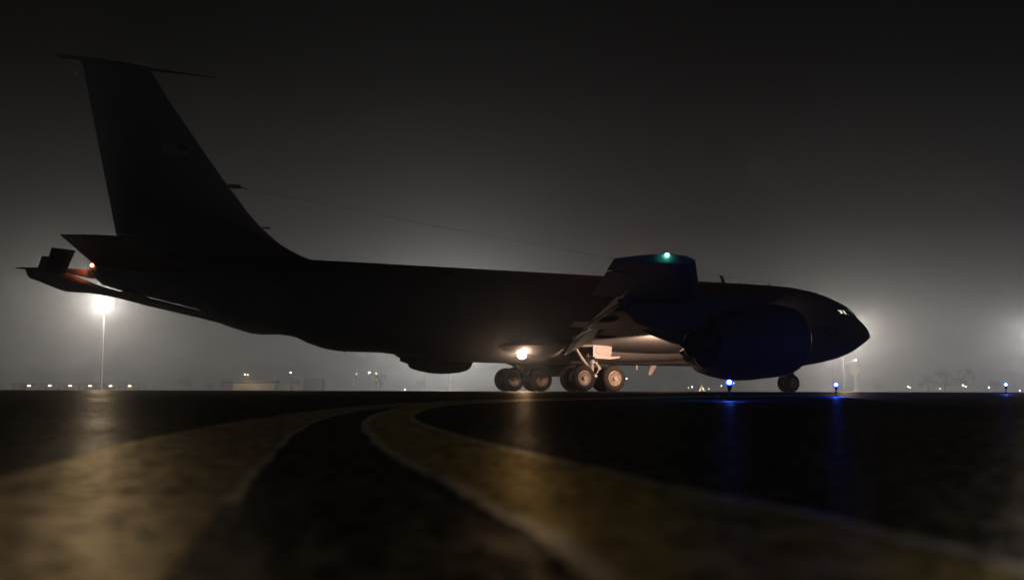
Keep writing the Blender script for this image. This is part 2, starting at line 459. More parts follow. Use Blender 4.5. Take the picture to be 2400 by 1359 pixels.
strip("pavement_joint", [(-70, 24.4), (0, 24.0), (80, 24.6)], [(-70, 24.55), (0, 24.15), (80, 24.75)], M['tar'], 0.0008, rag=.006)
strip("pavement_joint", [(0.0, 6.58), (1.38, 6.45), (2.75, 5.6), (9, 3.6)], [(0.0, 6.64), (1.4, 6.53), (2.8, 5.68), (9, 3.7)], M['tar'], 0.0008, rag=.006)

# ------------------------------------------------------------------ the tanker aircraft
# local axes: X aft from the nose gear, Y to starboard (towards the camera), Z up
AC = thing("tanker_aircraft", "large dark four engined jet tanker standing on the taxiway, nose to the right", "airplane", (14.55, 52.58, 0.13), R(180 + 25.97))
BANK = 0.02   # the wings lean a little to starboard

TOP = [(-5.78, 3.05), (-5.69, 3.29), (-5.52, 3.46), (-5.14, 3.74), (-4.77, 3.97), (-4.42, 4.18), (-4.28, 4.27), (-4.15, 4.44), (-3.97, 4.59), (-3.59, 4.78), (-3.0, 4.98), (-2.42, 5.16), (-1.73, 5.31), (-1.11, 5.41), (0, 5.52), (1.2, 5.56), (3, 5.57), (11.2, 5.53), (17.9, 5.5), (25.5, 5.46), (29, 5.42), (31, 5.38), (33.2, 5.3), (33.8, 5.12), (34.02, 4.9), (34.08, 4.75)]
BOT = [(-5.78, 3.0), (-5.61, 2.9), (-5.27, 2.69), (-4.76, 2.43), (-3.91, 2.03), (-3.1, 1.77), (-2.01, 1.54), (-0.97, 1.38), (0.5, 1.3), (5.4, 1.27), (10, 1.26), (16.1, 1.26), (18.2, 1.29), (19.2, 1.33), (21.0, 1.5), (22.5, 1.64), (23.8, 1.65), (24.36, 1.67), (24.91, 1.76), (25.52, 1.96), (26, 2.18), (26.4, 2.26), (26.83, 2.3), (27.5, 2.27), (27.95, 2.31), (28.6, 2.49), (29.3, 2.72), (29.75, 2.95), (29.98, 3.19), (32.06, 3.65), (32.95, 3.83), (33.58, 4.0), (33.92, 4.3), (34.08, 4.7)]
HW = [(-5.78, 0.02), (-5.69, 0.2), (-5.5, .37), (-5.14, .62), (-4.77, .82), (-4.28, 1.04), (-3.6, 1.3), (-2.5, 1.55), (-1.5, 1.7), (-.5, 1.79), (.6, 1.83), (21, 1.83), (23.5, 1.78), (26, 1.65), (28, 1.42), (30, 1.12), (32, .78), (33.2, .55), (33.8, .38), (34.02, .2), (34.08, 0.05)]
ZC = [(-5.78, 3.03), (-4.5, 3.2), (-2, 3.5), (0, 3.66), (21, 3.68), (25, 3.8), (29, 4.2), (32, 4.55), (34.08, 4.72)]
def fuse_half(x, z):
    t, = interp(TOP, x); b, = interp(BOT, x); w, = interp(HW, x); c, = interp(ZC, x)
    u = (z - c) / ((t - c) if z > c else (c - b)); u = min(1, abs(u))
    if z > c: return w * math.sqrt(max(0, 1 - u * u))
    return w * (1 - u ** 2.5) ** (1 / 2.1)
fx = sorted({a[0] for a in TOP} | {a[0] for a in BOT} | {a[0] for a in HW} | {float(i) for i in range(1, 33)})
rings = []
for x in fx:
    t, = interp(TOP, x); b, = interp(BOT, x); w, = interp(HW, x); c, = interp(ZC, x)
    ring = []
    NS = 28
    for k in range(NS):
        a = math.pi * 2 * k / NS
        s, q = math.sin(a), math.cos(a)          # q: up
        if q >= 0: ring.append((x, w * s, c + (t - c) * q))
        else:
            z = c + (c - b) * q * (1 if abs(q) > .999 else 1)
            ring.append((x, math.copysign(fuse_half(x, z), s) if abs(q) < .999 else 0.0, z))
    rings.append(ring)
fb = MB().loft(rings)
fuse = obj("fuselage", fb, M['grey'], AC, angle=60)
# radome joint ring and crew hatch lines
rd = MB()
ringx = [(-5.80, 1.02), (-5.71, 1.02), (-5.54, 1.012), (-5.16, 1.01), (-4.79, 1.008)]
rr_ = []
for x, s in ringx:
    xx = x + .02
    t, = interp(TOP, xx); b, = interp(BOT, xx); w, = interp(HW, xx); c, = interp(ZC, xx)
    rr_.append([(x, w * s * math.sin(2 * math.pi * k / 28), c + ((t - c) if math.cos(2 * math.pi * k / 28) > 0 else (c - b)) * s * math.cos(2 * math.pi * k / 28)) for k in range(28)])
obj("radome", MB().loft(rr_), M['radome'], AC, angle=60)

# fin and rudder
FLE = [(5.0, 24.6), (5.46, 25.54), (5.59, 25.96), (5.81, 26.45), (5.99, 26.8), (6.24, 27.15), (6.75, 27.75), (7.28, 28.25), (7.92, 28.75), (8.38, 29.13), (9.37, 29.88), (10.37, 30.61), (11.7, 31.58), (12.66, 32.2)]
FTE = [(5.0, 32.97), (6.02, 33.2), (12.66, 34.7)]
def lens(z, x0, x1, th, f0=0.0, f1=1.0, n=9):
    c = x1 - x0; up = []; dn = []
    for i in range(n):
        f = f0 + (f1 - f0) * i / (n - 1)
        y = th * (2.6 * math.sqrt(max(f, 0)) * (1 - f) * 0.77 + 0.004)
        up.append((x0 + f * c, y, z)); dn.append((x0 + f * c, -y, z))
    return up + dn[::-1]
def finring(z, f0, f1):
    a, = interp(FLE, z); b, = interp(FTE, z)
    th = 0.10 + 0.16 * max(0, (12.7 - z) / 7.5)
    return lens(z, a, b, th, f0, f1)
zs = [5.0, 5.46, 5.59, 5.81, 5.99, 6.24, 6.75, 7.28, 7.92, 8.38, 9.37, 10.37, 11.7, 12.66]
obj("fin", MB().loft([finring(z, 0, .735) for z in zs]), M['grey'], AC, angle=50)
obj("rudder", MB().loft([finring(z, .738, 1) for z in [6.01, 7, 8, 9, 10, 11, 12, 12.6]]), M['grey'], AC, angle=50)
obj("fin_base_fairing", MB().loft([finring(z, .738, 1) for z in [5.0, 6.0]]), M['grey'], AC, angle=50)
cap = [(31.7, .04, 12.62, 12.74), (32.2, .1, 12.58, 12.76), (33, .13, 12.58, 12.82), (34.5, .13, 12.58, 12.84), (35.1, .12, 12.60, 12.83), (35.45, .08, 12.66, 12.80), (35.6, .02, 12.72, 12.75)]
obj("fin_cap", MB().loft([[(x, w * math.sin(2 * math.pi * k / 12), (a + b) / 2 + (b - a) / 2 * math.cos(2 * math.pi * k / 12)) for k in range(12)] for x, w, a, b in cap]), M['grey'], AC)
obj("fin_cap_panel", MB().box((34.76, -.07, 12.57), (35.22, .135, 12.63)), M['white'], AC)
obj("fin_probe", MB().tube([(32.1, 0, 12.68), (31, 0, 12.70), (29.68, 0, 12.715)], [.06, .045, .02], 8), M['grey_dark'], AC)

# tail planes
def stab(s):
    def ring(t, f0, f1):
        y = s * (.3 + 5.8 * t); z = 4.62 + (.48 if s < 0 else .40) * t - (BANK * y * .3)
        a = 29.6 + 3.56 * t; b = 33.8 + 1.52 * t
        up = []; dn = []; c = b - a; th = .10 * (1 - .45 * t) * 2.2
        for i in range(8):
            f = f0 + (f1 - f0) * i / 7; h = th * (2.6 * math.sqrt(f) * (1 - f) * .6 + .006)
            up.append((a + f * c, y, z + h)); dn.append((a + f * c, y, z - h))
        return up + dn[::-1]
    p = obj("tail_plane", MB().loft([ring(t, 0, .70) for t in (0, .25, .5, .75, 1)]), M['grey'], AC, angle=50)
    obj("elevator", MB().loft([ring(t, .71, 1) for t in (.06, .25, .5, .75, 1)]), M['grey'], p, angle=50)
stab(1); stab(-1)

# refuelling boom stowed under the tail
BM = [(28.9, 2.9, 2.62, .12), (29.94, 3.165, 2.86, .16), (31.9, 3.592, 3.26, .16), (32.15, 3.72, 3.32, .17), (32.75, 3.83, 3.46, .19), (32.95, 3.79, 3.51, .2), (33.6, 3.945, 3.63, .27), (34.2, 4.16, 3.68, .32), (34.85, 4.42, 3.69, .32), (35.1, 4.53, 3.76, .30), (35.5, 4.565, 3.91, .25), (35.85, 4.56, 4.06, .19), (36.1, 4.55, 4.13, .13), (36.2, 4.54, 4.22, .09), (36.28, 4.53, 4.45, .04)]
boom = obj("refuelling_boom", MB().loft([[(x, w * math.sin(2 * math.pi * k / 16), (a + b) / 2 + (a - b) / 2 * math.cos(2 * math.pi * k / 16)) for k in range(16)] for x, a, b, w in BM]), M['grey'], AC, angle=50)
obj("nozzle", MB().tube([(36.1, 0, 4.5), (36.4, 0, 4.5), (36.6, 0, 4.5)], [.05, .035, .015], 8), M['grey_dark'], boom)
obj("boom_latch", MB().prism([(33.8, 4.24), (34.1, 4.26), (35.0, 4.43), (35.3, 4.5), (35.3, 4.565), (33.8, 4.57)], -.12, .12), M['grey'], AC)
for s in (1, -1):
    y0, y1 = s * .18, s * 1.35
    def rv(x0, x1, y, z0, z1, t):
        return [(x0, y, z0), (x0 + .3 * (x1 - x0), y - s * t, z0 + t), (x1, y, z1), (x0 + .3 * (x1 - x0), y + s * t, z0 - t)]
    dx = 0 if s > 0 else .28
    obj("ruddevator", MB().loft([rv(34.92 + dx, 35.62 + dx, y0, 4.36, 4.42, .05), rv(34.66 + dx, 35.46 + dx, y1, 5.1, 5.16, .035)]), M['grey_dark'], boom, angle=20)

# ------------------------------------------------------------------ wings
def wz(y):  # height of the chord plane at the leading edge
    return 2.33 + max(0, abs(y) - 1.8) * 0.080 - BANK * y
def wle(y): return 6.6 + (abs(y) - 1.8) * .772
def wte(y):
    a = abs(y)
    return 16.0 + (a - 1.8) * .27 if a < 8.4 else 17.78 + (a - 8.4) * .4585
def wring(y, f0, f1, dx=0, dz=0, rot=0, piv=None, n=12, flat=1.0):
    a, b = wle(y), wte(y); c = b - a; z0 = wz(y)
    t = .115 if abs(y) > 8 else .115 + .02 * (8 - abs(y)) / 6
    up = []; dn = []
    for i in range(n):
        f = f0 + (f1 - f0) * i / (n - 1)
        h = t * c * flat * (1.48 * math.sqrt(max(f, 0)) - .63 * f - 1.76 * f * f + 1.42 * f ** 3 - .51 * f ** 4) * 1.0
        h = max(h, .006)
        zc = z0 - .035 * c * f + .05 * c * f * (1 - f)
        up.append([a + f * c, y, zc + h * 1.05]); dn.append([a + f * c, y, zc - h * .85])
    pts = up + dn[::-1]
    if rot:
        px, pz = a + f0 * c, z0 - .035 * c * f0
        cr, sr = math.cos(rot), math.sin(rot)
        pts = [[px + (x - px) * cr + (z - pz) * sr + dx, yy, pz - (x - px) * sr + (z - pz) * cr + dz] for x, yy, z in pts]
    return pts
REAR = [(0.3, 13.7), (2.2, 14.2), (7.8, 15.95), (7.85, 16.75), (9.5, 17.4), (9.55, 17.62), (14.6, 19.42), (14.75, 19.55), (18.55, 21.4)]
def frear(y): return (interp(REAR, abs(y))[0] - wle(y)) / (wte(y) - wle(y))
for s in (1, -1):
    mb = MB()
    mb.loft([wring(s * y, 0, frear(y)) for y in (0.3, 1.8, 4, 6, 7.8, 7.85, 9.5, 9.55, 11.5, 13.2, 14.6, 14.75, 16.5, 18.55)])
    mb.loft([wring(s * y, 0, 1.0) for y in (18.56, 19.3, 19.72)] + [wring(s * 19.9, 0, 1.0, flat=.98), wring(s * 19.94, .01, .99, flat=.85)])
    wing = obj("wing", mb, M['grey'], AC, angle=40)
    def surface(name, ya, yb, drop, gap=.012):
        ys_ = [ya + (yb - ya) * i / 4 for i in range(5)]
        return obj(name, MB().loft([wring(s * y, frear(y) + gap, 1.0, 0, 0, R(drop), flat=.85) for y in ys_]), M['grey'], wing, angle=40)
    surface("aileron", 14.9, 18.5, 2); surface("inboard_aileron", 8.0, 9.4, 0)
    def flapset(pa, pb):
        # lowered flap between two end sections: (y, leading edge x z, trailing edge x z)
        rg = []
        for t in (0, .5, 1):
            y, x0, z0, x1, z1 = [p + (q - p) * t for p, q in zip(pa, pb)]
            dz = BANK * (y - s * y)
            dx_, dz_ = x1 - x0, z1 - z0; l = math.hypot(dx_, dz_); nx_, nz_ = -dz_ / l, dx_ / l
            rg.append([(x0 + dx_ * f + nx_ * h, s * y, z0 + dz_ * f + nz_ * h + dz) for f, h in ((0, 0), (.08, .06), (.3, .085), (.7, .04), (1, .004), (1, -.004), (.7, -.025), (.3, -.05), (.08, -.04))])
        return obj("flap", MB().loft(rg), M['grey'], wing, angle=40)
    flapset((9.7, 17.62, 2.52, 18.15, 2.13), (14.5, 19.12, 2.93, 19.63, 2.65))
    flapset((2.4, 14.18, 2.28, 14.81, 1.56), (7.7, 15.86, 2.70, 16.45, 1.98))
    for yy in (3.6, 6.4, 10.8, 13.4):     # flap track fairings
        c = wte(yy) - wle(yy); x0 = interp(REAR, yy)[0] - c * .16; z0 = wz(s * yy) - .035 * c * .7 - .12
        obj("flap_track_fairing", MB().loft([[(x0 + c * .2 * u, s * yy + .07 * k * math.sin(2 * math.pi * j / 8), z0 - .12 * u + .09 * k * math.cos(2 * math.pi * j / 8)) for j in range(8)] for u, k in ((0, .1), (.2, .8), (.5, 1), (.8, .8), (1, .1))]), M['grey_dark'], wing)
    if s > 0:
        nav = obj("navigation_light", MB().sphere((21.5, 19.96, wz(19.94) + .1), .05), emit("green_navigation_lamp", (0.1, 1.0, 0.72), 40), wing)
        light("green_glow", 'POINT', (21.5, 20.1, wz(19.94) + .16), 0.5, (0.05, 1.0, 0.7), AC, .03)
    else:
        obj("navigation_light", MB().sphere((21.5, -19.96, wz(-19.94) + .1), .05), emit("red_navigation_lamp", (1.0, .05, .03), 20), wing)

# wing to body fairing with the two long creases
for s in (1, -1):
    fr = []
    for x, w, h in ((4.6, .05, .05), (5.6, .42, .3), (7, .68, .46), (9, .85, .56), (11, .9, .6), (13, .9, .6), (15, .75, .5), (16.8, .4, .3), (17.8, .05, .05)):
        zc = 1.98 - .0 * x; yc = s * 1.25
        fr.append([(x, yc + s * w * u, zc + h * v) for u, v in ((-.6, 1.2), (.2, 1.1), (.8, .75), (1.0, .25), (1.02, .12), (.9, -.12), (.86, -.2), (.55, -.62), (.1, -.9), (-.6, -1.0))])
    obj("wing_root_fairing", MB().loft(fr), M['grey'], AC, angle=28)

# ------------------------------------------------------------------ engines
def engine(y, lipx, zc):
    z = zc - BANK * y
    def tilt(o):
        for v in o.data.vertices: v.co.z -= (v.co.x - lipx - 2.0) * .055
        return o
    n = obj("engine_nacelle", MB().lathe([(.05, 1.06), (.12, 1.115), (.3, 1.175), (.65, 1.23), (1.15, 1.255), (1.75, 1.25), (2.45, 1.17), (3.05, 1.03), (3.6, .85), (3.61, .80), (3.2, .84)], (lipx, y, z), 'X', 48, caps=False), M['grey'], AC, angle=40)
    obj("inlet_lip", MB().lathe([(.06, 1.06), (.02, 1.04), (0, 1.0), (.03, .955), (.15, .92), (.5, .88), (1.0, .88)], (lipx, y, z), 'X', 48, caps=False), M['metal'], n, angle=60)
    tilt(n); tilt(n.children[0])
    fan = MB().lathe([(1.0, .879), (1.02, .3)], (lipx, y, z), 'X', 32)
    fan.lathe([(.55, .02), (.7, .14), (1.02, .3)], (lipx, y, z), 'X', 20)
    for k in range(22):
        a = 2 * math.pi * k / 22
        c, d = math.cos(a), math.sin(a)
        fan.add([(lipx + .92, y + c * .28, z + d * .28), (lipx + .98, y + c * .86 - d * .1, z + d * .86 + c * .1), (lipx + .9, y + c * .86 + d * .1, z + d * .86 - c * .1)], [(0, 1, 2)])
    tilt(obj("fan", fan, M['dullmetal'], n))
    core = MB().lathe([(3.0, .72), (3.6, .62), (4.0, .5), (4.22, .42), (4.23, .38), (4.0, .38)], (lipx, y, z), 'X', 36, caps=False)
    core.lathe([(3.7, .3), (4.2, .26), (4.45, .15), (4.65, .02)], (lipx, y, z), 'X', 24)
    core.lathe([(3.2, .84), (3.22, .5)], (lipx, y, z), 'X', 30)
    tilt(obj("exhaust_nozzle", core, M['burnt'], n))
    le = wle(y); zw = wz(y)
    rg = []
    for x, zt, zb, hw in ((lipx + .9, z + 1.27, z + 1.1, .03), (lipx + 1.6, z + 1.46, z + 1.0, .14), (le - .2, zw + .05, z + .6, .19), (le + .6, zw + .1, z + .35, .19), (le + 1.4, zw + .05, z + .2, .16), (le + 2.5, zw - .05, z + .5, .06), (le + 3.2, zw - .12, zw - .22, .03)):
        rg.append([(x, y - hw, zb), (x, y - hw, zt), (x, y + hw, zt), (x, y + hw, zb)])
    obj("pylon", MB().loft(rg), M['grey'], AC, angle=20)
engine(14.2, 12.38, 1.96); engine(-14.2, 12.2, 1.96)
engine(8.3, 8.2, 1.86); engine(-8.3, 8.2, 1.86)

# ------------------------------------------------------------------ landing gear
def wheel_mesh(rad, w):
    t = MB()
    prof = [(-.5, .60), (-.52, .72), (-.5, .84), (-.42, .94), (-.25, .99), (0, 1.0), (.25, .99), (.42, .94), (.5, .84), (.52, .72), (.5, .60), (.4, .52)]
    t.lathe([(a * w, b * rad) for a, b in prof], (0, 0, 0), 'Y', 40, caps=False)
    for q in (-.14, .14): t.lathe([(q * w - .006, rad * .99), (q * w, rad * 1.004), (q * w + .006, rad * .99)], (0, 0, 0), 'Y', 40, caps=False)
    h = MB()
    for s in (1, -1):
        h.cur = 0
        h.lathe([(s * .40 * w, .53 * rad), (s * .44 * w, .55 * rad), (s * .49 * w, .56 * rad), (s * .5 * w, .53 * rad), (s * .46 * w, .49 * rad), (s * .38 * w, .46 * rad)], (0, 0, 0), 'Y', 36, caps=False)
        h.lathe([(s * .26 * w, .2 * rad), (s * .42 * w, .19 * rad), (s * .52 * w, .15 * rad), (s * .58 * w, .13 * rad), (s * .58 * w, .02 * rad)], (0, 0, 0), 'Y', 18, caps=False)
        for k in range(20):
            a = 2 * math.pi * k / 20
            for dr in (0,):
                c0, s0 = math.cos(a), math.sin(a); px, pz = -s0 * .022 * rad, c0 * .022 * rad
                r0, r1 = .17 * rad, .5 * rad; y0, y1 = s * .36 * w, s * .42 * w
                h.add([(r0 * c0 - px, y0, r0 * s0 - pz), (r1 * c0 - px * 1.6, y1, r1 * s0 - pz * 1.6), (r1 * c0 + px * 1.6, y1, r1 * s0 + pz * 1.6), (r0 * c0 + px, y0, r0 * s0 + pz)], [(0, 1, 2, 3)])
        h.cur = 1
        h.lathe([(s * .27 * w, .52 * rad), (s * .26 * w, .05 * rad)], (0, 0, 0), 'Y', 30)
    return t, h
tm, hm = wheel_mesh(.575, .40)
w0 = obj("wheel", tm, M['rubber'], AC, angle=50); r0 = obj("rim", hm, [M['rim'], M['black']], w0)
first = True
for side in (1, -1):
    for dx in (.76, -.76):
        for dy in (.43, -.43):
            w = w0 if first else copy_tree(w0, AC)
            first = False
            w.location = (13.92 + dx, side * 3.37 + dy, .572)
            w.rotation_euler = (0, random.uniform(0, .3), 0)
tm, hm = wheel_mesh(.46, .27)
n0 = obj("nose_wheel", tm, M['rubber'], AC, angle=50); obj("rim", hm, [M['rim'], M['black']], n0)
n0.location = (0, .25, .458)
n1 = copy_tree(n0, AC); n1.location = (0, -.25, .458)

for s in (1, -1):
    yc = s * 3.37
    st = MB()
    st.tube([(13.95, yc, .75), (13.95, yc, 1.2), (13.93, yc, 1.45), (13.9, yc, 2.2)], [.09, .09, .15, .17], 16)
    st.lathe([(0, .19), (.08, .19)], (13.95, yc, 1.22), 'Z', 16)
    st.lathe([(0, .2), (.1, .2)], (13.95, yc, 1.42), 'Z', 16)
    leg = obj("main_gear_leg", st, M['doorpaint'], AC)
    bg = MB().tube([(13.05, yc, .575), (13.5, yc, .60), (13.92, yc, .68), (14.35, yc, .60), (14.8, yc, .575)], [.09, .12, .16, .12, .09], 12)
    for dx in (.76, -.76): bg.tube([(13.92 + dx, yc - .6, .572), (13.92 + dx, yc + .6, .572)], .06, 10)
    obj("bogie_beam", bg, M['dullmetal'], leg)
    obj("torque_link", MB().prism([(13.74, 1.3), (13.5, 1.0), (13.52, .92), (13.74, .72), (13.8, .78), (13.62, .97), (13.82, 1.24)], yc - .06, yc + .06), M['doorpaint'], leg)
    obj("drag_brace", MB().tube([(14.75, yc - s * .1, 1.95), (14.45, yc, 1.4), (14.02, yc, .95)], [.07, .085, .07], 10), M['dullmetal'], leg)
    obj("side_brace", MB().tube([(13.9, s * 2.3, 1.75), (13.93, yc - s * .1, 1.25)], .05, 8), M['dullmetal'], leg)
    hs = MB()
    hs.tube([(14.1, yc + s * .12, 1.6), (14.15, yc + s * .17, 1.2), (14.1, yc + s * .12, .9), (14.2, yc + s * .1, .7)], .014, 6)
    hs.tube([(13.8, yc + s * .14, 1.55), (13.75, yc + s * .2, 1.1), (13.8, yc + s * .13, .8)], .014, 6)
    obj("hydraulic_hose", hs, M['black'], leg)
    dz = -.02 * yc
    d = MB().prism([(14.06, 1.56 + dz), (14.06, 2.16 + dz), (13.95, 2.32 + dz), (13.66, 2.34 + dz), (13.62, 2.1 + dz), (13.45, 2.06 + dz), (13.1, 2.02 + dz), (13.16, 1.56 + dz)], yc + s * .26, yc + s * .30)
    d.lathe([(s * .30, .16), (s * .315, .15), (s * .316, .02)], (13.78, yc, 1.86 + dz), 'Y', 18, caps=False)
    door = obj("gear_door", d, M['doorpaint'], AC)
    obj("door_flange", MB().prism([(14.08, 1.5 + dz), (14.06, 1.56 + dz), (12.78, 1.60 + dz), (12.86, 1.52 + dz), (13.3, 1.47 + dz)], yc + s * .15, yc + s * .48), M['doorpaint'], door)
    obj("door_hinge", MB().prism([(13.58, 2.3 + dz), (12.95, 2.2 + dz), (12.6, 2.14 + dz), (12.9, 2.1 + dz), (13.6, 2.16 + dz)], yc + s * .1, yc + s * .22), M['dullmetal'], door)

ns = MB().tube([(0, 0, .46), (0, 0, .8), (.03, 0, 1.05), (.1, 0, 1.5)], [.07, .075, .11, .12], 14)
ns.tube([(0, -.34, .458), (0, .34, .458)], .05, 10)
nleg = obj("nose_gear_leg", ns, M['dullmetal'], AC)
obj("drag_strut", MB().tube([(-.06, 0, .9), (-.5, 0, 1.45)], .05, 8), M['dullmetal'], nleg)
obj("steering_collar", MB().box((-.26, -.2, .84), (.2, .2, .98)), M['dullmetal'], nleg)
for s in (.5, -.5): obj("nose_gear_door", MB().prism([(.35, 1.32), (1.7, 1.3), (1.9, 1.16), (.95, .72), (.6, .76)], s - .02, s + .02), M['grey'], AC)
obj("taxi_lamp_housing", MB().lathe([(0, .1), (.12, .1), (.16, .05)], (-.2, .12, 1.08), 'X', 14), M['dullmetal'], nleg)

# ------------------------------------------------------------------ lights, antennas and markings on the aircraft
lampy = fuse_half(16.35, 1.62) + .16
bl = obj("body_light", MB().lathe([(0, .05), (.1, .11), (.13, .12)], (16.35, lampy - .13, 1.62), 'Y', 16), M['dullmetal'], AC)
obj("lens", MB().sphere((16.35, lampy + .12, 1.62), .19), emit("warm_lamp_lens", (1.0, .72, .5), 60), bl)
light("body_light_beam", 'SPOT', (16.35, lampy + .36, 1.62), 500, (1.0, .70, .45), AC, .1, (R(120), .7), (36, 41, .6))
light("body_light_spill", 'POINT', (16.3, lampy + .45, 1.64), 32, (1.0, .62, .40), AC, .08)
PY = 8.1
fl_ = obj("wing_floodlight", MB().lathe([(0, .06), (.1, .12), (.18, .12)], (0, 0, 0), 'Y', 14), M['dullmetal'], AC)
fl_.location = (12.8, PY + .18, 1.98); fl_.rotation_euler = (0, 0, R(180))
light("wing_flood_beam", 'SPOT', (12.8, PY - .04, 1.97), 3500, (1.0, .60, .41), AC, .08, (R(112), .7), (11.4, 2.2, 2.75))
obj("tail_light", MB().sphere((34.02, .22, 4.72), .06), emit("red_tail_lamp", (1.0, .22, .08), 40), AC)
light("tail_light_glow", 'SPOT', (34.2, .26, 4.66), 9, (1.0, .2, .06), AC, .05, (R(110), .5), (34.7, .1, 4.1))
obj("anti_collision_beacon", MB().lathe([(0, .1), (.06, .1), (.13, .07), (.16, .01)], (9, 0, 5.53), 'Z', 14), emit("red_beacon", (1.0, .06, .05), 30), AC)
light("beacon_glow", 'POINT', (9, 0, 5.95), 210, (1.0, .05, .06), AC, .05)
def blade(name, x0, x1, z0, xt0, xt1, z1, t=.03, y=0, m='grey_dark'):
    return obj(name, MB().loft([[(x0, y, z0), ((x0 + x1) / 2, y + t, z0), (x1, y, z0), ((x0 + x1) / 2, y - t, z0)], [(xt0, y, z1), ((xt0 + xt1) / 2, y + t * .6, z1), (xt1, y, z1), ((xt0 + xt1) / 2, y - t * .6, z1)]]), M[m], AC, angle=20)
blade("blade_antenna", 3.95, 4.2, 5.5, 4.16, 4.34, 5.9)
obj("antenna_cap", MB().tube([(4.1, 0, 5.905), (4.42, 0, 5.905)], .022, 6), M['grey_dark'], AC)
blade("blade_antenna", 1.05, 1.2, 5.5, 1.12, 1.2, 5.68); blade("blade_antenna", 0.3, .42, 5.48, .34, .4, 5.62); blade("blade_antenna", 2.95, 3.05, 5.5, 2.97, 3.03, 5.63)
blade("belly_antenna", 8.25, 8.6, 1.3, 8.6, 8.78, .82, .02, m='white')
blade("belly_antenna", 9.38, 9.46, 1.3, 9.38, 9.46, 1.06, .02, m='white')
blade("belly_antenna", 24.0, 24.1, 1.7, 24.02, 24.08, 1.6, .02)
obj("fin_antenna", MB().tube([(27.75, 0, 6.66), (27.3, 0, 6.68)], [.03, .04], 6), M['grey_dark'], AC)
obj("wire_fitting", MB().box((28.55, -.05, 8.2), (29.05, .05, 8.36)), M['grey_dark'], AC)
wire = MB().tube([(28.6, 0, 8.27), (28.3, 0, 8.225)], .03, 6)
wire.tube([(28.3, 0, 8.225), (20, 0, 7.3), (12, 0, 6.53), (4.26, 0, 5.9)], .0055, 5)
wire.tube([(4.26, 0, 5.9), (1.15, 0, 5.68)], .0055, 5)
obj("aerial_wire", wire, M['grey_dark'], AC)

def onskin(x, z, out=.012): return (x, fuse_half(x, z) + out, z)
# the flight deck is a pocket cut into the hull behind the side windows, with glowing walls standing in for its cabin light
cut = obj("flight_deck_cutter", MB().box((-3.75, .40, 4.02), (-2.1, 2.2, 4.40)), M['black'], AC, smooth=False)
bo_ = fuse.modifiers.new("flight_deck", 'BOOLEAN'); bo_.operation = 'DIFFERENCE'; bo_.object = cut; bo_.solver = 'EXACT'
bpy.context.view_layer.update()
dg = bpy.context.evaluated_depsgraph_get()
cutmesh = bpy.data.meshes.new_from_object(fuse.evaluated_get(dg))
fuse.modifiers.clear(); fuse.data = cutmesh
bpy.data.objects.remove(cut)
obj("flight_deck_glow_wall", MB().box((-3.70, .41, 4.03), (-2.11, .45, 4.39)).box((-3.66, .46, 4.03), (-3.62, fuse_half(-3.66, 4.25) - .08, 4.24)), emit("glowing_deck_wall", (1.0, .97, .78), 1.1), AC, smooth=False)
gl = bpy.data.materials.new("cockpit_glass"); gl.use_nodes = True
gn = gl.node_tree; gn.nodes.clear()
ga, gb_, gm, go_ = gn.nodes.new("ShaderNodeBsdfTransparent"), gn.nodes.new("ShaderNodeBsdfGlossy"), gn.nodes.new("ShaderNodeMixShader"), gn.nodes.new("ShaderNodeOutputMaterial")
ga.inputs[0].default_value = (.92, .95, .88, 1); gb_.inputs["Roughness"].default_value = .08; gm.inputs[0].default_value = .05
gn.links.new(ga.outputs[0], gm.inputs[1]); gn.links.new(gb_.outputs[0], gm.inputs[2]); gn.links.new(gm.outputs[0], go_.inputs[0])
panes = [[(-2.18, 4.34), (-2.60, 4.34), (-2.64, 4.13), (-2.30, 4.09)], [(-2.66, 4.355), (-2.86, 4.355), (-3.02, 4.09), (-2.71, 4.11)], [(-3.06, 4.19), (-3.14, 4.15), (-3.24, 4.06), (-3.10, 4.07)]]
# skin between the panes: one sheet per gap so that only the panes show light
def sheet(q): return [onskin(x, z, .003) for x, z in q] + [onskin(x, z, -.02) for x, z in q]
QF = [(0, 1, 2, 3), (7, 6, 5, 4), (0, 4, 5, 1), (1, 5, 6, 2), (2, 6, 7, 3), (3, 7, 4, 0)]
gaps = [[(-2.05, 4.45), (-2.18, 4.34), (-2.30, 4.09), (-2.05, 3.97)], [(-2.60, 4.34), (-2.66, 4.355), (-2.71, 4.11), (-2.64, 4.13)], [(-2.86, 4.355), (-3.2, 4.40), (-3.06, 4.19), (-3.02, 4.09)],
        [(-3.06, 4.19), (-3.2, 4.40), (-3.5, 4.28), (-3.14, 4.15)], [(-3.14, 4.15), (-3.5, 4.28), (-3.82, 4.02), (-3.24, 4.06)], [(-3.02, 4.09), (-3.06, 4.19), (-3.10, 4.07), (-3.05, 4.0)],
        [(-2.05, 4.45), (-2.60, 4.45), (-2.60, 4.34), (-2.18, 4.34)], [(-2.60, 4.45), (-2.9, 4.45), (-2.86, 4.355), (-2.60, 4.34)], [(-2.86, 4.355), (-2.9, 4.45), (-3.2, 4.42), (-3.2, 4.40)],
        [(-2.05, 3.97), (-2.30, 4.09), (-2.64, 4.13), (-2.64, 3.97)], [(-2.64, 3.97), (-2.64, 4.13), (-2.71, 4.11), (-2.71, 3.97)], [(-2.71, 3.97), (-2.71, 4.11), (-3.02, 4.09), (-3.02, 3.97)], [(-3.02, 3.97), (-3.02, 4.09), (-3.24, 4.06), (-3.82, 3.97)], [(-3.24, 4.06), (-3.82, 4.02), (-3.9, 3.97), (-3.82, 3.97)]]
sk = MB()
for q in gaps: sk.add(sheet(q), QF)
obj("window_surround", sk, M['grey'], AC, smooth=False)
